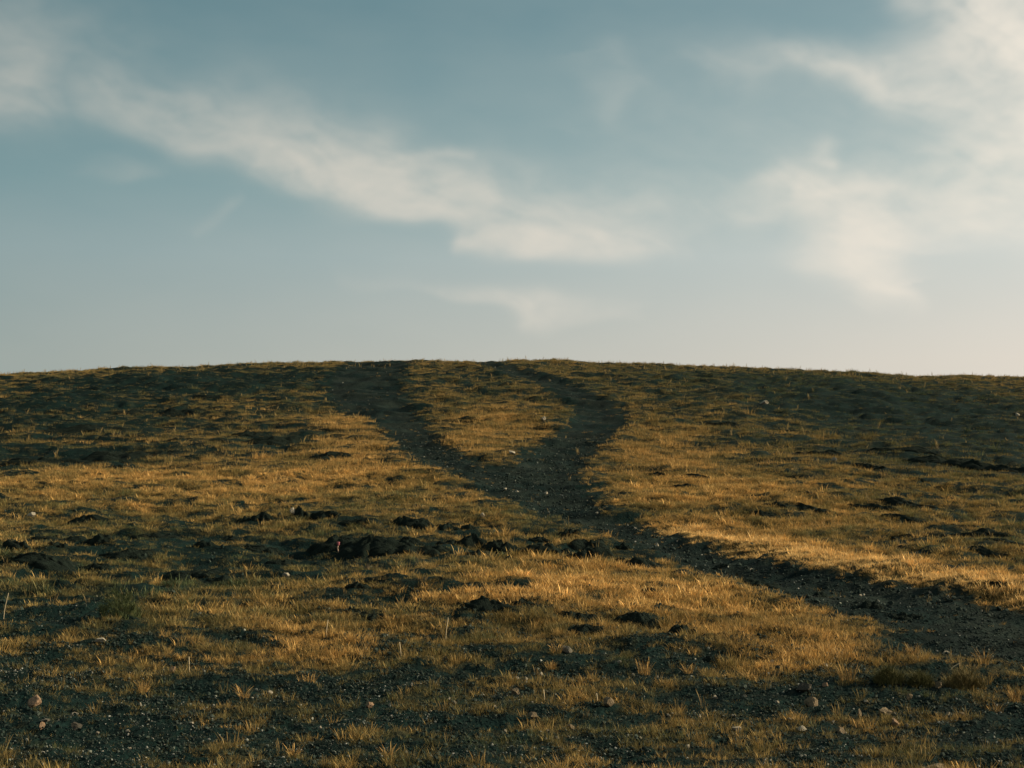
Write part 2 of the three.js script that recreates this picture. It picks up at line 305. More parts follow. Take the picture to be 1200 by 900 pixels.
const soilMat = new THREE.MeshPhysicalMaterial({ specularIntensity: 0.08, vertexColors: true, map: soilGrain, bumpMap: soilBump, bumpScale: 0.05, roughness: 1 });
{
  const Ds = [], ts = [];
  for (const d of [-300, -200, -120, -70, -40, -24, -14, -8, -4, -1, 1.5, 3.2, 4.6, 5.8, 6.8, 7.6]) Ds.push(d);
  for (let d = 8.2; d < 136; d *= 1.0052) Ds.push(d);
  for (const d of [138, 142, 147, 153, 160, 170, 185, 205, 235, 280, 340, 430, 560, 750]) Ds.push(d);
  const fine = 0.0021, half = 0.43;
  const side = []; let e = half, step = fine; while (e < 3.6) { step *= 1.11; e += step; side.push(e); }
  for (let k = side.length - 1; k >= 0; k--) ts.push(-side[k]);
  for (let t = -half; t <= half + 1e-9; t += fine) ts.push(t);
  for (const s of side) ts.push(s);
  const nx = ts.length, ny = Ds.length, pos = new Float32Array(nx * ny * 3), uv = new Float32Array(nx * ny * 2), col = new Float32Array(nx * ny * 3), tr = new Float32Array(nx * ny);
  const spread = (D) => D > 4 ? D + 1 : 5 + Math.max(0, -D) * 1.2;
  for (let j = 0; j < ny; j++) for (let i = 0; i < nx; i++) {
    const D = Ds[j], X = ts[i] * spread(D), v = j * nx + i;
    const s = trackMask(X, D);
    pos[v * 3] = X; pos[v * 3 + 1] = groundHeight(X, D, s); pos[v * 3 + 2] = -D;
    uv[v * 2] = X / 2.6; uv[v * 2 + 1] = D / 2.6; tr[v] = s;
    // matter: dark crumbly soil, straw litter where grass grows, dry grey grit on the track
    const cv = cover(X, D), litter = clamp(cv.g * 1.1 + 0.25 * n2(X * 1.9 + 3, D * 1.9) + 0.2 * n2(X * 5, D * 5) - 0.42) * 0.62;
    const k = 1 + 0.26 * n2(X * 0.5 + 60, D * 0.5) + 0.20 * n2(X * 2.6 + 60, D * 2.6);
    const gold = clamp(cv.c + 0.1);
    const bed = smooth(-0.05, 0.25, s), grit = clamp(0.5 + 0.6 * n2(X * 0.35 + 4, D * 0.35) + 0.3 * n2(X * 1.6, D * 1.6));
    const soil = [0.0060 * k, 0.0170 * k, 0.0160 * k];
    const lit = [mix(0.045, 0.17, gold), mix(0.056, 0.112, gold), 0.032];
    const road = [mix(0.0035, 0.017, grit) * k, mix(0.0125, 0.026, grit) * k, mix(0.0130, 0.0225, grit) * k];
    for (let q = 0; q < 3; q++) col[v * 3 + q] = mix(mix(soil[q], lit[q], litter), road[q], bed);
  }
  const hill = [], road = [];
  for (let j = 0; j < ny - 1; j++) for (let i = 0; i < nx - 1; i++) {
    const a = j * nx + i, b = a + 1, c = a + nx, d = c + 1;
    for (const tri of [[a, b, d], [a, d, c]]) ((tr[tri[0]] + tr[tri[1]] + tr[tri[2]] > 0 && Ds[j] < 134) ? road : hill).push(...tri);
  }
  const whole = new THREE.BufferGeometry();
  whole.setAttribute('position', new THREE.BufferAttribute(pos, 3));
  whole.setIndex(hill.concat(road)); whole.computeVertexNormals();
  const nor = whole.attributes.normal.array;
  function sheet(index) {
    const map = new Map(), idx = new Uint32Array(index.length), p = [], n = [], u = [], c = [];
    index.forEach((v, k) => { let m = map.get(v); if (m === undefined) { m = map.size; map.set(v, m); p.push(pos[v * 3], pos[v * 3 + 1], pos[v * 3 + 2]); n.push(nor[v * 3], nor[v * 3 + 1], nor[v * 3 + 2]); u.push(uv[v * 2], uv[v * 2 + 1]); c.push(col[v * 3], col[v * 3 + 1], col[v * 3 + 2]); } idx[k] = m; });
    const g = new THREE.BufferGeometry();
    g.setAttribute('position', new THREE.BufferAttribute(new Float32Array(p), 3)); g.setAttribute('normal', new THREE.BufferAttribute(new Float32Array(n), 3));
    g.setAttribute('uv', new THREE.BufferAttribute(new Float32Array(u), 2)); g.setAttribute('color', new THREE.BufferAttribute(new Float32Array(c), 3));
    g.setIndex(new THREE.BufferAttribute(idx, 1));
    return g;
  }
  const hillside = new THREE.Mesh(sheet(hill), soilMat); hillside.name = 'hillside';
  scene.add(tagged(hillside, 'dry grassy hillside of dark soil rising to a rounded crest', 'hillside', null, 'structure'));
  const track = new THREE.Mesh(sheet(road), soilMat); track.name = 'dirt_track';
  scene.add(tagged(track, 'worn dark dirt track that forks and climbs to the crest', 'track', null, 'structure'));
}

// ---------------------------------------------------------------- heaps of earth
const earthMat = new THREE.MeshPhysicalMaterial({ specularIntensity: 0.08, vertexColors: true, map: soilGrain, bumpMap: soilBump, bumpScale: 0.04, roughness: 1 });
const taken = {};
const numbered = (n) => { const k = taken[n] = (taken[n] ?? -1) + 1; return k ? n + '_' + String(k).padStart(3, '0') : n; };
const moundLabels = {
  row: ['dark earth heap in the row of heaps below the track', 'row of earth heaps'],
  upper: ['small dark earth clod in the line left of the track bend', 'line of clods above the heaps'],
  left: ['low dark clod of soil in the thin grass left of the earth heaps', 'clods in the thin grass'],
  slope: ['dark bare soil hump on the slope left of the track fork', 'humps on the slope left of the fork'],
  right: ['dark bare soil hump on the grassy slope right of the track', 'humps on the slope right of the track'],
  straw: ['dark earth clod half hidden in the tall straw below the track', 'clods in the tall straw'],
  track: ['low dark soil lump lying on the dirt track', 'lumps on the track'],
};
mounds.forEach((m, id) => {
  const R = 16, S = 44, p = [], c = [], uv = [], idx = [], yc = groundHeight(m.X, m.D), rnd = rng(900 + id), sd = id * 7.3;
  const lean = (rnd() - 0.5) * 0.5, skew = (rnd() - 0.5) * 0.3;
  for (let i = 0; i <= R; i++) for (let k = 0; k < S; k++) {
    const a = k / S * Math.PI * 2, r = i / R, rim = 1 + 0.34 * n2(Math.cos(a) * 1.3 + sd, Math.sin(a) * 1.3) + 0.10 * n2(Math.cos(a) * 3 + sd, Math.sin(a) * 3);
    const x = Math.cos(a) * r * rim * m.w / 2, z = Math.sin(a) * r * rim * m.d / 2;
    const body = Math.pow(Math.max(0, 1 - r * r), 0.85) * (1 + 0.34 * n2(x / m.w * 2.6 + sd, z / m.d * 2) + 0.13 * n2(x / m.w * 7 + sd, z / m.d * 5) + lean * x / m.w);
    const crumb = 0.018 * n2(x * 7 + sd, z * 7) + 0.013 * n2(x * 19 + sd, z * 19) + 0.010 * n2(x * 41 + sd, z * 41);
    const X = m.X + x + skew * body * m.h, D = m.D - z - m.tilt * x, y = groundHeight(X, D) - yc + (r < 1 ? m.h * body + crumb * (1 - r * r) + 0.01 : 0) - 0.05 * smooth(0.8, 1, r);
    p.push(X - m.X, y, -(D - m.D)); uv.push(X / 1.3, (D + y) / 1.3);
    const t = 1 + 0.3 * n2(x * 5 + sd, z * 5); c.push(0.0125 * t, 0.0195 * t, 0.0165 * t);
    if (i < R) { const q = i * S + k, q1 = i * S + (k + 1) % S; idx.push(q, q1, q1 + S, q, q1 + S, q + S); }
  }
  const g = new THREE.BufferGeometry();
  g.setAttribute('position', new THREE.Float32BufferAttribute(p, 3)); g.setAttribute('uv', new THREE.Float32BufferAttribute(uv, 2)); g.setAttribute('color', new THREE.Float32BufferAttribute(c, 3));
  g.setIndex(idx); g.computeVertexNormals();
  const o = new THREE.Mesh(g, earthMat); o.name = numbered('earth_mound'); o.position.set(m.X, yc, -m.D);
  const kin = mounds.filter((q) => q.set === m.set), steep = (q) => q.h / q.w, best = (f) => kin.reduce((a, b) => f(b) > f(a) ? b : a);
  const broad = kin.map((q) => q.w).sort((a, b) => a - b)[kin.length >> 1];
  const which = m === best((q) => q.w) ? 'widest' : m === best((q) => -q.w) ? 'smallest' : m === best((q) => q.h) ? 'tallest' : m === best(steep) ? 'steepest' : m.w > broad ? 'broad' : 'narrow';
  scene.add(tagged(o, which + ' ' + moundLabels[m.set][0], 'earth mound', moundLabels[m.set][1]));
});

// ---------------------------------------------------------------- grass
const strawMat = new THREE.MeshPhysicalMaterial({ vertexColors: true, roughness: 0.85, side: THREE.DoubleSide, transmission: 0.3, thickness: 0, specularIntensity: 0.3 });
function clumpGeometry(seed, o) {                      // blades of a clump about its foot; 1 = unit scale in metres
  const rnd = rng(seed), p = [], c = [], idx = [];
  for (let b = 0; b < o.blades; b++) {
    const a0 = rnd() * Math.PI * 2, r0 = Math.sqrt(rnd()) * o.radius, x0 = Math.cos(a0) * r0, z0 = Math.sin(a0) * r0;
    const dir = a0 + (rnd() - 0.5) * 2.4, h = o.height * (0.45 + 0.75 * rnd()), lean = h * (o.lean * (0.2 + rnd())), droop = rnd() * 0.5;
    const face = rnd() * Math.PI, w = o.width * (0.7 + 0.6 * rnd()), wx = Math.cos(face) * w / 2, wz = Math.sin(face) * w / 2;
    const tone = 0.60 + 0.80 * rnd(), red = rnd() * 0.10, n = o.segments, first = p.length / 3;
    for (let s = 0; s <= n; s++) {
      const t = s / n, bend = lean * t * t, x = x0 + Math.cos(dir) * bend, z = z0 + Math.sin(dir) * bend, y = h * (t - droop * o.lean * t * t * 0.6) - 0.02;
      const eared = o.heads && b % o.heads === 0, k = eared ? (t > 0.99 ? 0.5 : t > 0.6 ? 1.55 : 0.5) : 1 - 0.82 * t;   // a bristly ear at the tip
      p.push(x - wx * k, y, z - wz * k, x + wx * k, y, z + wz * k);
      for (let q = 0; q < 2; q++) { const e = eared && t > 0.6 ? 1.15 : 1; c.push(tone * e * (1 + red), tone * e * (1 - red * 0.3), tone * e * (1 - red)); }
      if (s < n) { const q = first + s * 2; idx.push(q, q + 1, q + 3, q, q + 3, q + 2); }
    }
  }
  const g = new THREE.BufferGeometry();
  g.setAttribute('position', new THREE.Float32BufferAttribute(p, 3)); g.setAttribute('color', new THREE.Float32BufferAttribute(c, 3));
  g.setIndex(idx); g.computeVertexNormals();
  return g;
}
const nearKinds = [
  { blades: 34, radius: 0.085, height: 0.095, width: 0.0042, lean: 0.65, segments: 3, heads: 3 },
  { blades: 24, radius: 0.055, height: 0.125, width: 0.0040, lean: 0.45, segments: 3, heads: 2 },
  { blades: 30, radius: 0.11, height: 0.055, width: 0.0044, lean: 1.1, segments: 3 },
  { blades: 38, radius: 0.13, height: 0.07, width: 0.0042, lean: 0.85, segments: 3, heads: 4 },
].map((k, i) => clumpGeometry(40 + i, k));
const midKinds = [
  { blades: 30, radius: 0.14, height: 0.105, width: 0.0065, lean: 0.65, segments: 3, heads: 3 },
  { blades: 28, radius: 0.17, height: 0.075, width: 0.0070, lean: 0.9, segments: 2 },
  { blades: 26, radius: 0.09, height: 0.14, width: 0.0062, lean: 0.45, segments: 3, heads: 2 },
].map((k, i) => clumpGeometry(60 + i, k));
const farKinds = [
  { blades: 28, radius: 0.25, height: 0.13, width: 0.013, lean: 0.6, segments: 2 },
  { blades: 26, radius: 0.30, height: 0.095, width: 0.014, lean: 0.9, segments: 2 },
  { blades: 24, radius: 0.15, height: 0.19, width: 0.012, lean: 0.5, segments: 2 },
].map((k, i) => clumpGeometry(80 + i, k));
const grass = new THREE.Group(); grass.name = 'dry_grass';
{
  const rnd = rng(5), M = new THREE.Matrix4(), Q = new THREE.Quaternion(), E = new THREE.Euler(), V = new THREE.Vector3(), Sc = new THREE.Vector3(), col = new THREE.Color();
  const zones = [[8.2, 21, 330, nearKinds], [21, 46, 170, midKinds], [46, 131, 50, farKinds]];
  let total = 0;
  const stemKind = clumpGeometry(95, { blades: 9, radius: 0.07, height: 0.30, width: 0.010, lean: 0.35, segments: 3, heads: 2 }), fineStem = clumpGeometry(96, { blades: 7, radius: 0.05, height: 0.20, width: 0.0042, lean: 0.22, segments: 3, heads: 1 });
  zones.forEach(([d0, d1, rho, kinds], zi) => {
    const lists = kinds.map(() => []);
    const w = 0.92, area = w * ((d1 * d1 - d0 * d0) / 2 + (d1 - d0)), tries = Math.round(area * rho);
    for (let k = 0; k < tries; k++) {
      const D = Math.sqrt(d0 * d0 + rnd() * (d1 * d1 - d0 * d0)), X = (rnd() - 0.5) * w * (D + 1);
      const cv = cover(X, D), g = cv.g, keep = rnd(), kind = rnd(), turn = rnd() * Math.PI * 2, r1 = rnd(), r2 = rnd(), r3 = rnd(), r4 = rnd();
      const odds = clamp((g - 0.32) * 1.9, 0, 1), weed = keep > odds;      // low weeds take what bare soil there is
      if (weed && (keep > odds + (cv.s < -0.1 ? 0.13 : 0.012) || g === 0)) continue;
      const lush = clamp(g * 0.9), size = mix(0.40, 0.98, lush) * (0.68 + 0.64 * r1 * r1 + (r2 > 0.96 ? 0.6 : 0)) * mix(1, 0.7, smooth(-1.4, 0, cv.s));
      const gold = clamp(weed ? cv.c * 0.4 + r2 * 0.3 : cv.c + (r2 - 0.5) * 0.44, 0, 1.35), y = groundHeight(X, D, cv.s);
      E.set((r3 - 0.5) * 0.22, turn, (r4 - 0.5) * 0.22); Q.setFromEuler(E);
      M.compose(V.set(X, y - 0.015, -D), Q, Sc.set(size, size * (0.85 + 0.3 * r3), size));
      // olive weeds to straw gold
      const kk = 0.62 + 0.76 * r4;
      const a = gold < 0.4 ? gold / 0.4 : 1, b = gold < 0.4 ? 0 : Math.min(1, (gold - 0.4) / 0.6);
      const p = clamp((gold - 1) / 0.35);                 // the palest straw of all, above the track
      col.setRGB(mix(mix(0.052, 0.175, a), 0.475, b) * kk, mix(mix(0.074, 0.138, a), 0.302, b) * kk, mix(mix(0.034, 0.048, a), 0.100, b) * kk);
      col.r = mix(col.r, 0.60 * kk, p); col.g = mix(col.g, 0.43 * kk, p); col.b = mix(col.b, 0.18 * kk, p);
      lists[Math.floor(kind * kinds.length)].push([M.clone(), col.clone()]);
    }
    const stems = [];                                  // taller seeding stems here and there
    for (let k = 0, n = Math.round(area * [0.6, 1.0, 1.8][zi]); k < n; k++) {
      const D = Math.sqrt(d0 * d0 + rnd() * (d1 * d1 - d0 * d0)), X = (rnd() - 0.5) * w * (D + 1), r1 = rnd(), r2 = rnd(), r3 = rnd(), cv = cover(X, D);
      if (cv.g < 0.3 || (zi === 2 && D < 102 && r3 < 0.88)) continue;
      E.set((r1 - 0.5) * 0.3, r2 * 6.3, (r3 - 0.5) * 0.3); Q.setFromEuler(E);
      const size = 0.55 + 0.75 * r1 * r1;
      M.compose(V.set(X, groundHeight(X, D, cv.s) - 0.01, -D), Q, Sc.set(size, size, size));
      const kk = 0.7 + 0.5 * r3; col.setRGB(0.24 * kk, 0.175 * kk, 0.07 * kk);
      stems.push([M.clone(), col.clone()]);
    }
    lists.push(stems);
    lists.forEach((list, k) => {
      const im = new THREE.InstancedMesh(kinds[k] ?? (zi === 2 ? stemKind : fineStem), strawMat, list.length); im.name = 'grass_clump'; im.userData.kind = 'stuff';
      list.forEach(([m, c], i) => { im.setMatrixAt(i, m); im.setColorAt(i, c); });
      grass.add(im); total += list.length;
    });
  });
  console.log('grass clumps', total);
}
scene.add(tagged(grass, 'dry golden grass covering the hillside', 'grass', null, 'stuff'));

// ---------------------------------------------------------------- stones
function stoneGeometry(seed, detail, flat) {
  let g = mergeVertices(new THREE.IcosahedronGeometry(0.5, detail).deleteAttribute('uv').deleteAttribute('normal'));
  const rnd = rng(seed), cuts = [];
  for (let k = 0; k < 13; k++) { const v = new THREE.Vector3(rnd() - 0.5, rnd() - 0.5, rnd() - 0.5).normalize(); cuts.push([v, 0.20 + 0.16 * rnd()]); }
  const p = g.attributes.position, v = new THREE.Vector3();
  for (let i = 0; i < p.count; i++) {
    v.fromBufferAttribute(p, i);
    for (const [n, d] of cuts) { const o = v.dot(n) - d; if (o > 0) v.addScaledVector(n, -o); }
    v.multiplyScalar(1 + 0.12 * n3(v.x * 4 + seed, v.y * 4, v.z * 4));
    p.setXYZ(i, v.x, v.y * flat, v.z);
  }
  g = detail < 2 ? g.toNonIndexed() : toCreasedNormals(g, 0.45);
  if (detail < 2) g.computeVertexNormals();
  return g;
}
const pebbles = [0, 1, 2].map((k) => stoneGeometry(200 + k, 0, 0.6 + 0.1 * k));
const gravelMat = new THREE.MeshPhysicalMaterial({ specularIntensity: 0.2, roughness: 0.95 });
const gravel = new THREE.Group(); gravel.name = 'gravel';
{
  const rnd = rng(77), M = new THREE.Matrix4(), Q = new THREE.Quaternion(), E = new THREE.Euler(), V = new THREE.Vector3(), Sc = new THREE.Vector3(), col = new THREE.Color();
  const lists = pebbles.map(() => []);
  let dull = false;
  function strew(tries, d0, d1, chance, lo, hi) {
    for (let k = 0; k < tries; k++) {
      const D = Math.sqrt(d0 * d0 + rnd() * (d1 * d1 - d0 * d0)), X = (rnd() - 0.5) * 0.9 * (D + 1), c = rnd(), a = rnd(), b = rnd(), e = rnd(), f = rnd();
      const s = trackMask(X, D);
      if (c > chance(X, D, s)) continue;
      const size = lo * Math.pow(hi / lo, a * a * a);
      E.set(b * 6, e * 6, f * 6); Q.setFromEuler(E);
      M.compose(V.set(X, groundHeight(X, D, s) + size * 0.16, -D), Q, Sc.set(size, size * (0.7 + 0.3 * b), size * (0.8 + 0.4 * e)));
      const pale = Math.pow(f, 6.0), t = 0.028 + 0.30 * pale;
      if (dull) col.setRGB(0.011 + 0.030 * e * e, 0.021 + 0.032 * e * e, 0.0185 + 0.026 * e * e); else col.setRGB(t * mix(0.7, 1, pale), t * (0.97 - 0.08 * e), t * (0.88 - 0.14 * e));
      lists[k % 3].push([M.clone(), col.clone()]);
    }
  }
  strew(230000, 8.5, 22, (X, D, s) => clamp(0.30 + 0.6 * n2(X * 0.45 + 70, D * 0.7) + 0.25 * n2(X * 1.4, D * 1.4)) * (1 - smooth(15.5, 20.5, D) * 0.92), 0.012, 0.046);
  strew(120000, 20, 60, (X, D, s) => s > 0 ? 0.5 + 0.5 * n2(X * 0.6, D * 0.6) : 0.006, 0.018, 0.075);
  dull = true;                                          // dark crumbs of the same soil
  strew(260000, 8.5, 23, (X, D, s) => clamp(0.34 + 0.5 * n2(X * 0.6 + 20, D * 0.8)) * (1 - smooth(19, 23, D) * 0.7), 0.014, 0.070);
  strew(160000, 21, 58, (X, D, s) => s > 0.1 ? 0.55 + 0.5 * n2(X * 0.5 + 9, D * 0.5) : 0.05, 0.025, 0.13);
  dull = false;
  strew(40000, 60, 128, (X, D, s) => s > 0 ? 0.35 : 0.003, 0.04, 0.12);
  lists.forEach((list, k) => { const im = new THREE.InstancedMesh(pebbles[k], gravelMat, list.length); im.name = 'pebble'; im.userData.kind = 'stuff'; list.forEach(([m, c], i) => { im.setMatrixAt(i, m); im.setColorAt(i, c); }); gravel.add(im); });
  console.log('pebbles', lists.reduce((a, l) => a + l.length, 0));
}
scene.add(tagged(gravel, 'loose gravel strewn over the bare ground and the track', 'gravel', null, 'stuff'));

const stoneShapes = [0, 1, 2, 3, 4, 5].map((k) => stoneGeometry(300 + k * 3, 3, 0.62 + 0.08 * (k % 4)));
const stoneGrain = grainTexture(256, (u, v) => { const k = 0.80 + 0.30 * torus(u, v, 5, 5) + 0.2 * torus(u + .5, v, 22, 3); return [k, k * 0.98, k * 0.95]; }, false);
const stoneBump = grainTexture(256, (u, v) => { const k = 0.5 + 0.6 * torus(u, v, 7, 6); return [k, k, k]; }, false);
for (const g of stoneShapes) { const p = g.attributes.position, uv = []; for (let i = 0; i < p.count; i++) uv.push(p.getX(i) + p.getY(i) * 0.6, p.getZ(i) + p.getY(i) * 0.8); g.setAttribute('uv', new THREE.Float32BufferAttribute(uv, 2)); }
const stoneTone = (r, g, b) => new THREE.MeshPhysicalMaterial({ specularIntensity: 0.2, color: new THREE.Color().setRGB(r, g, b), map: stoneGrain, bumpMap: stoneBump, bumpScale: 0.02, roughness: 0.95 });
const tones = { pink: stoneTone(0.27, 0.185, 0.125), pale: stoneTone(0.34, 0.31, 0.25), tan: stoneTone(0.19, 0.15, 0.10), grey: stoneTone(0.16, 0.15, 0.125), dark: stoneTone(0.06, 0.056, 0.046) };
let stoneCount = 0;
function stone(px, py, w, h, tone, label, group) {
  const p = at(px, py), k = stoneCount++, W = w * p.scale, H = h * p.scale, shape = stoneShapes[k % 6];
  shape.computeBoundingBox(); const b = shape.boundingBox, hgt = b.max.y - b.min.y;
  const o = new THREE.Mesh(shape, tones[tone]); o.name = numbered('stone');
  o.scale.set(W * 1.35, H * 1.3 / hgt, W * 1.1); o.rotation.set(0.25 * Math.sin(k * 5), k * 2.4, 0.3 * Math.sin(k * 3));
  o.position.set(p.X, p.y + H * 0.30, -p.D);
  scene.add(tagged(o, label, 'stone', group));
}
stone(38, 828, 15, 13, 'pink', 'largest pinkish stone in thin grass, lit on one side, beside a dark hollow');
stone(202, 791, 8, 8, 'pink', 'round pinkish stone at the edge of the gravel below the green weed bush');
stone(49, 857, 8, 8, 'pink', 'small pinkish stone on gravel a little below the largest pinkish stone');
stone(432, 831, 10, 8, 'pink', 'pointed pinkish stone alone on the dark gravel strip');
stone(88, 834, 10, 4, 'pale', 'flat pale stone on gravel near the largest pinkish stone');
stone(119, 753, 13, 5, 'pale', 'long flat pale stone below the green weed bush');
stone(665, 765, 14, 9, 'grey', 'greyish white rounded stone below the tall straw');
stone(604, 814, 11, 9, 'tan', 'tan rounded stone sunk in short grass');
stone(624, 844, 11, 7, 'tan', 'tan lump of stone among dark gravel, a shadow beside it');
stone(713, 829, 14, 11, 'tan', 'tan stone beside an upright pale stalk');
stone(668, 855, 11, 7, 'tan', 'tan stone with a pale facet on dark gravel');
stone(941, 812, 22, 9, 'dark', 'flat dark stone behind the larger sunlit stone');
stone(953, 824, 17, 13, 'tan', 'blocky tan stone with one bright sunlit end');
stone(1037, 838, 17, 11, 'tan', 'brown blocky stone just behind the brightest stone');
stone(1049, 851, 12, 10, 'pink', 'brightest pinkish stone on dark gravel, its shadow beside it');
stone(1008, 840, 6, 11, 'tan', 'narrow upright tan stone on dark gravel');
stone(863, 858, 13, 6, 'pale', 'pale tan pair of stones in short grass', 'pale flat stones in short grass');
stone(940, 857, 12, 6, 'pale', 'pale tan pair of stones in short grass', 'pale flat stones in short grass');
stone(966, 806, 7, 5, 'pink', 'little reddish stone under the lone straw tuft');
stone(1100, 810, 8, 9, 'tan', 'tan stone with a dark shadow under the olive weeds');
stone(1066, 820, 8, 6, 'tan', 'small tan stone on gravel below the olive weeds');
stone(1125, 840, 10, 7, 'tan', 'tan stone on open gravel beyond the olive weeds');
stone(1110, 766, 10, 4, 'pale', 'flat white stone on bare ground near the track edge');
stone(968, 784, 6, 4, 'pale', 'small white stone beside the lone straw tuft');
stone(985, 861, 10, 8, 'tan', 'tan stone with a dark hollow beside it');
stone(1096, 899, 34, 8, 'tan', 'broad flat tan slab of stone sunk in the gravel');
stone(521, 773, 10, 6, 'dark', 'dark stone lying in gold grass');
stone(52, 850, 14, 4, 'grey', 'low grey stone in the gravel next to a small pinkish stone');
stone(90, 855, 15, 9, 'dark', 'dark hump of stone on the gravel');
stone(637, 494, 7, 5, 'pale', 'pale stone on the grass island between the track arms');
stone(566, 606, 5, 5, 'pale', 'white stone beside the lower edge of the track');
stone(600, 533, 9, 4, 'pale', 'long pale stone at the tip of the grass island');
stone(343, 607, 8, 8, 'pale', 'pale stone beside an earth clod');
stone(38, 607, 10, 5, 'pale', 'long pale stone in gold grass on the slope');
stone(895, 474, 10, 4, 'pale', 'whitish flat stone high on the right slope');
stone(1192, 487, 5, 5, 'pale', 'white stone high on the dark slope');
stone(335, 675, 9, 5, 'pale', 'pale stone in thin grass below the earth clods');
stone(430, 669, 6, 8, 'tan', 'upright tan stone in thin grass below the row of heaps');
stone(978, 540, 6, 5, 'pale', 'pale stone on the slope under a soil hump');
{
  const few = [[164, 829, 5, 5], [592, 571, 5, 3], [606, 572, 6, 3], [904, 776, 5, 4], [909, 773, 4, 4], [634, 790, 6, 4], [604, 797, 8, 4], [617, 797, 4, 5], [838, 817, 6, 4], [784, 838, 5, 3], [860, 838, 6, 3], [806, 877, 5, 4], [911, 826, 6, 4], [925, 844, 5, 3], [872, 819, 5, 4], [1048, 836, 4, 3], [1076, 846, 4, 4], [1063, 852, 5, 4], [965, 847, 4, 3], [976, 848, 4, 4], [820, 838, 4, 4], [1014, 822, 5, 3], [1111, 837, 5, 4], [152, 877, 5, 4], [114, 857, 5, 4], [150, 857, 6, 4], [225, 846, 9, 4], [316, 811, 7, 4], [375, 851, 5, 3], [457, 824, 5, 4], [482, 806, 4, 4], [533, 825, 5, 4], [526, 819, 5, 4], [505, 834, 4, 3], [592, 855, 4, 4], [580, 832, 5, 3], [654, 866, 5, 4], [689, 853, 5, 3], [750, 865, 4, 3], [741, 790, 5, 4], [770, 793, 4, 4], [726, 775, 5, 3]];
  for (const [x, y, w, h] of few) stone(x, y + 1, w, h, 'pale', w === 9 ? 'longest of the small pale stones among the gravel of the bare ground' : w / h > 1.6 ? 'small flat pale stone among the gravel of the bare ground' : w === h ? 'small round pale stone among the gravel of the bare ground' : 'small uneven pale stone among the gravel of the bare ground', 'small pale stones on the gravel');
  const trackStones = [[497, 533, 4, 3], [640, 575, 5, 3], [770, 634, 5, 4], [880, 664, 4, 4], [1008, 694, 5, 3], [1111, 697, 4, 4], [1150, 712, 3, 4], [1090, 692, 4, 3], [1028, 697, 4, 3], [745, 620, 4, 3], [700, 600, 4, 3]];
  for (const [x, y, w, h] of trackStones) stone(x, y, w, h, 'pale', 'small pale stone lying on the dirt track', 'small pale stones on the track');
}

// ---------------------------------------------------------------- single plants
function plantMat(r, g, b) { return new THREE.MeshPhysicalMaterial({ color: new THREE.Color().setRGB(r, g, b), vertexColors: true, roughness: 0.85, side: THREE.DoubleSide, specularIntensity: 0.35 }); }
const goldMat = plantMat(0.32, 0.21, 0.075), oliveMat = plantMat(0.085, 0.085, 0.032), greenMat = plantMat(0.055, 0.075, 0.030), stalkMat = plantMat(0.40, 0.29, 0.14);
function tuft(px, py, w, h, label, group, seed) {
  const p = at(px, py), W = w * p.scale, H = h * p.scale;
  const g = clumpGeometry(seed, { blades: 60 + (seed * 37) % 60, radius: W * 0.34, height: H * 0.8, width: 0.0046, lean: 0.4 + 0.4 * ((seed * 13) % 10) / 10, segments: 4, heads: 3 });
  const o = new THREE.Mesh(g, goldMat); o.name = numbered('straw_tuft'); o.position.set(p.X, p.y - 0.01, -p.D);
  scene.add(tagged(o, label, 'grass tuft', group));
}
tuft(993, 801, 24, 30, 'upright lone tuft of gold straw on dark gravel', null, 500);
[[755, 790, 22, 24], [806, 790, 16, 18], [880, 795, 24, 20], [652, 766, 18, 16], [646, 784, 10, 16], [360, 800, 30, 16], [286, 818, 16, 24], [168, 808, 12, 24], [344, 884, 16, 22], [454, 890, 18, 20], [1190, 820, 18, 28], [1165, 830, 30, 14], [1070, 770, 18, 20], [1152, 780, 16, 26]]
  .forEach(([x, y, w, h], i) => tuft(x, y, w, h, (h === 28 ? 'tallest' : h === 14 ? 'lowest and broadest' : w === 10 ? 'thinnest' : h > w ? 'upright' : 'spreading') + ' small gold straw tuft among sparse grass at the gravel edge', 'small straw tufts near the gravel', 510 + i));
function bush(px, py, w, h, mat, label, seed) {         // a weed of many fine branching stems
  const p = at(px, py), W = w * p.scale, H = h * p.scale, o = new THREE.Group(), rnd = rng(seed), sprays = [];
  const stem = clumpGeometry(seed, { blades: 60, radius: W * 0.18, height: H * 0.8, width: 0.006, lean: 0.7, segments: 4 });
  for (let k = 0; k < 90; k++) {
    const g = clumpGeometry(seed + 1 + (k % 5), { blades: 16, radius: 0.02, height: 0.14, width: 0.006, lean: 0.9, segments: 2 });
    const a = rnd() * Math.PI * 2, r = Math.sqrt(rnd()), y = rnd();
    g.rotateY(rnd() * 6); g.translate(Math.cos(a) * r * W * 0.48, y * H * 0.8 * (1 - r * r * 0.75), Math.sin(a) * r * W * 0.34);
    sprays.push(g);
  }
  const s = new THREE.Mesh(stem, mat); s.name = 'stems'; const f = new THREE.Mesh(mergeGeometries(sprays), mat); f.name = 'foliage';
  o.add(s, f); o.name = numbered('weed_bush'); o.position.set(p.X, p.y - 0.02, -p.D);
  scene.add(tagged(o, label, 'weed bush'));
}
bush(140, 726, 52, 46, greenMat, 'feathery green weed bush beside a dark bare patch', 600);
bush(1042, 803, 34, 24, oliveMat, 'olive weed bush next to the upright lone straw tuft', 610);
bush(1078, 803, 28, 20, oliveMat, 'dull olive weed bush behind a tan stone', 620);
bush(1130, 806, 44, 22, plantMat(0.12, 0.10, 0.04), 'browning weed bush on the gravel near the track edge', 630);
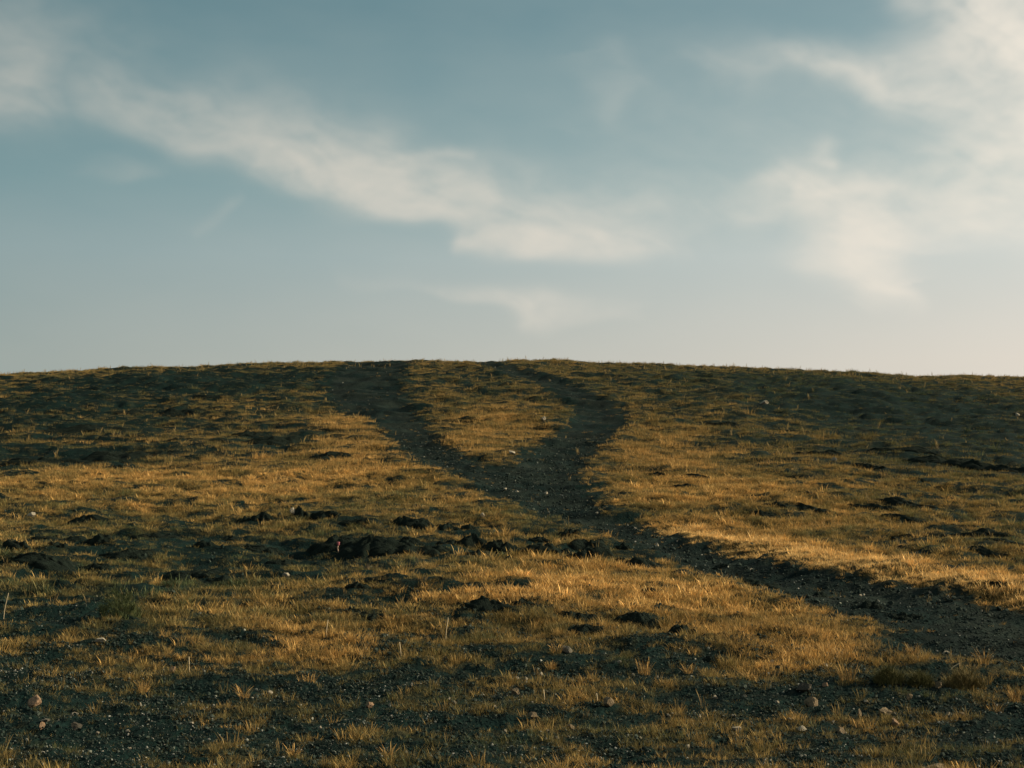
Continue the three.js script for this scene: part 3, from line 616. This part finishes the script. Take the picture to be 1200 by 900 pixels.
// the pink thistle by the earth heaps
{
  const p = at(396, 652), s = p.scale, o = new THREE.Group();
  const tube = new THREE.TubeGeometry(new THREE.CatmullRomCurve3([[0, -0.02, 0], [0.01, 4 * s, 0], [-0.006, 9 * s, 0.01], [0.004, 12 * s, 0]].map((v) => new THREE.Vector3(...v))), 8, 0.012, 6);
  const stem = new THREE.Mesh(tube, new THREE.MeshStandardMaterial({ color: new THREE.Color().setRGB(0.36, 0.24, 0.18), roughness: 0.9 })); stem.name = 'stem';
  const head = new THREE.Mesh(new THREE.LatheGeometry([[0, 0], [0.02, 0.004], [0.030, 0.022], [0.026, 0.04], [0.036, 0.07], [0.026, 0.074], [0, 0.062]].map((v) => new THREE.Vector2(...v)), 12), new THREE.MeshStandardMaterial({ color: new THREE.Color().setRGB(0.26, 0.07, 0.085), roughness: 0.9 })); head.name = 'flower_head';
  head.position.set(0.004, 12 * s - 0.005, 0);
  o.add(stem, head);
  for (let k = 0; k < 5; k++) { const g = clumpGeometry(700 + k, { blades: 1, radius: 0.001, height: 0.12, width: 0.02, lean: 1.3, segments: 3 }); const l = new THREE.Mesh(g, oliveMat); l.name = 'leaf'; l.rotation.y = k * 1.3; l.position.y = 0.02 + k * 0.03; o.add(l); }
  o.name = 'thistle'; o.position.set(p.X, p.y, -p.D);
  scene.add(tagged(o, 'single thistle with a pink flower head before the earth heaps', 'thistle'));
}
function stalk(px, py, dx, h, label, group) {
  const p = at(px, py), s = p.scale;
  const pts = [[0, -0.02, 0], [dx * s * 0.3, h * s * 0.4, 0.01], [dx * s, h * s, 0]].map((v) => new THREE.Vector3(...v));
  const o = new THREE.Mesh(new THREE.TubeGeometry(new THREE.CatmullRomCurve3(pts), 8, 0.006, 5), new THREE.MeshStandardMaterial({ color: new THREE.Color().setRGB(0.44, 0.35, 0.22), roughness: 0.9 }));
  o.name = numbered('dry_stalk'); o.position.set(p.X, p.y, -p.D);
  scene.add(tagged(o, label, 'stalk', group));
}
stalk(1112, 786, 13, 8, 'pale bare stalk leaning over the olive weeds');
stalk(700, 823, -1, 10, 'upright pale dry stalk beside a tan stone');
stalk(638, 822, -1, 12, 'upright straw stalk standing alone in short grass on gravel');
stalk(4, 728, 5, 30, 'tall thin bare stalk at the dark bare patch');
stalk(382, 748, 2, 20, 'thin dry weed stalk rising out of sparse grass', 'thin dry stalks in sparse grass');
stalk(522, 750, 3, 26, 'thin dry weed stalk rising out of sparse grass', 'thin dry stalks in sparse grass');
stalk(470, 770, -2, 16, 'thin dry weed stalk rising out of sparse grass', 'thin dry stalks in sparse grass');
stalk(222, 788, -1, 18, 'thin dry weed stalk rising out of sparse grass', 'thin dry stalks in sparse grass');

renderer.render(scene, camera);
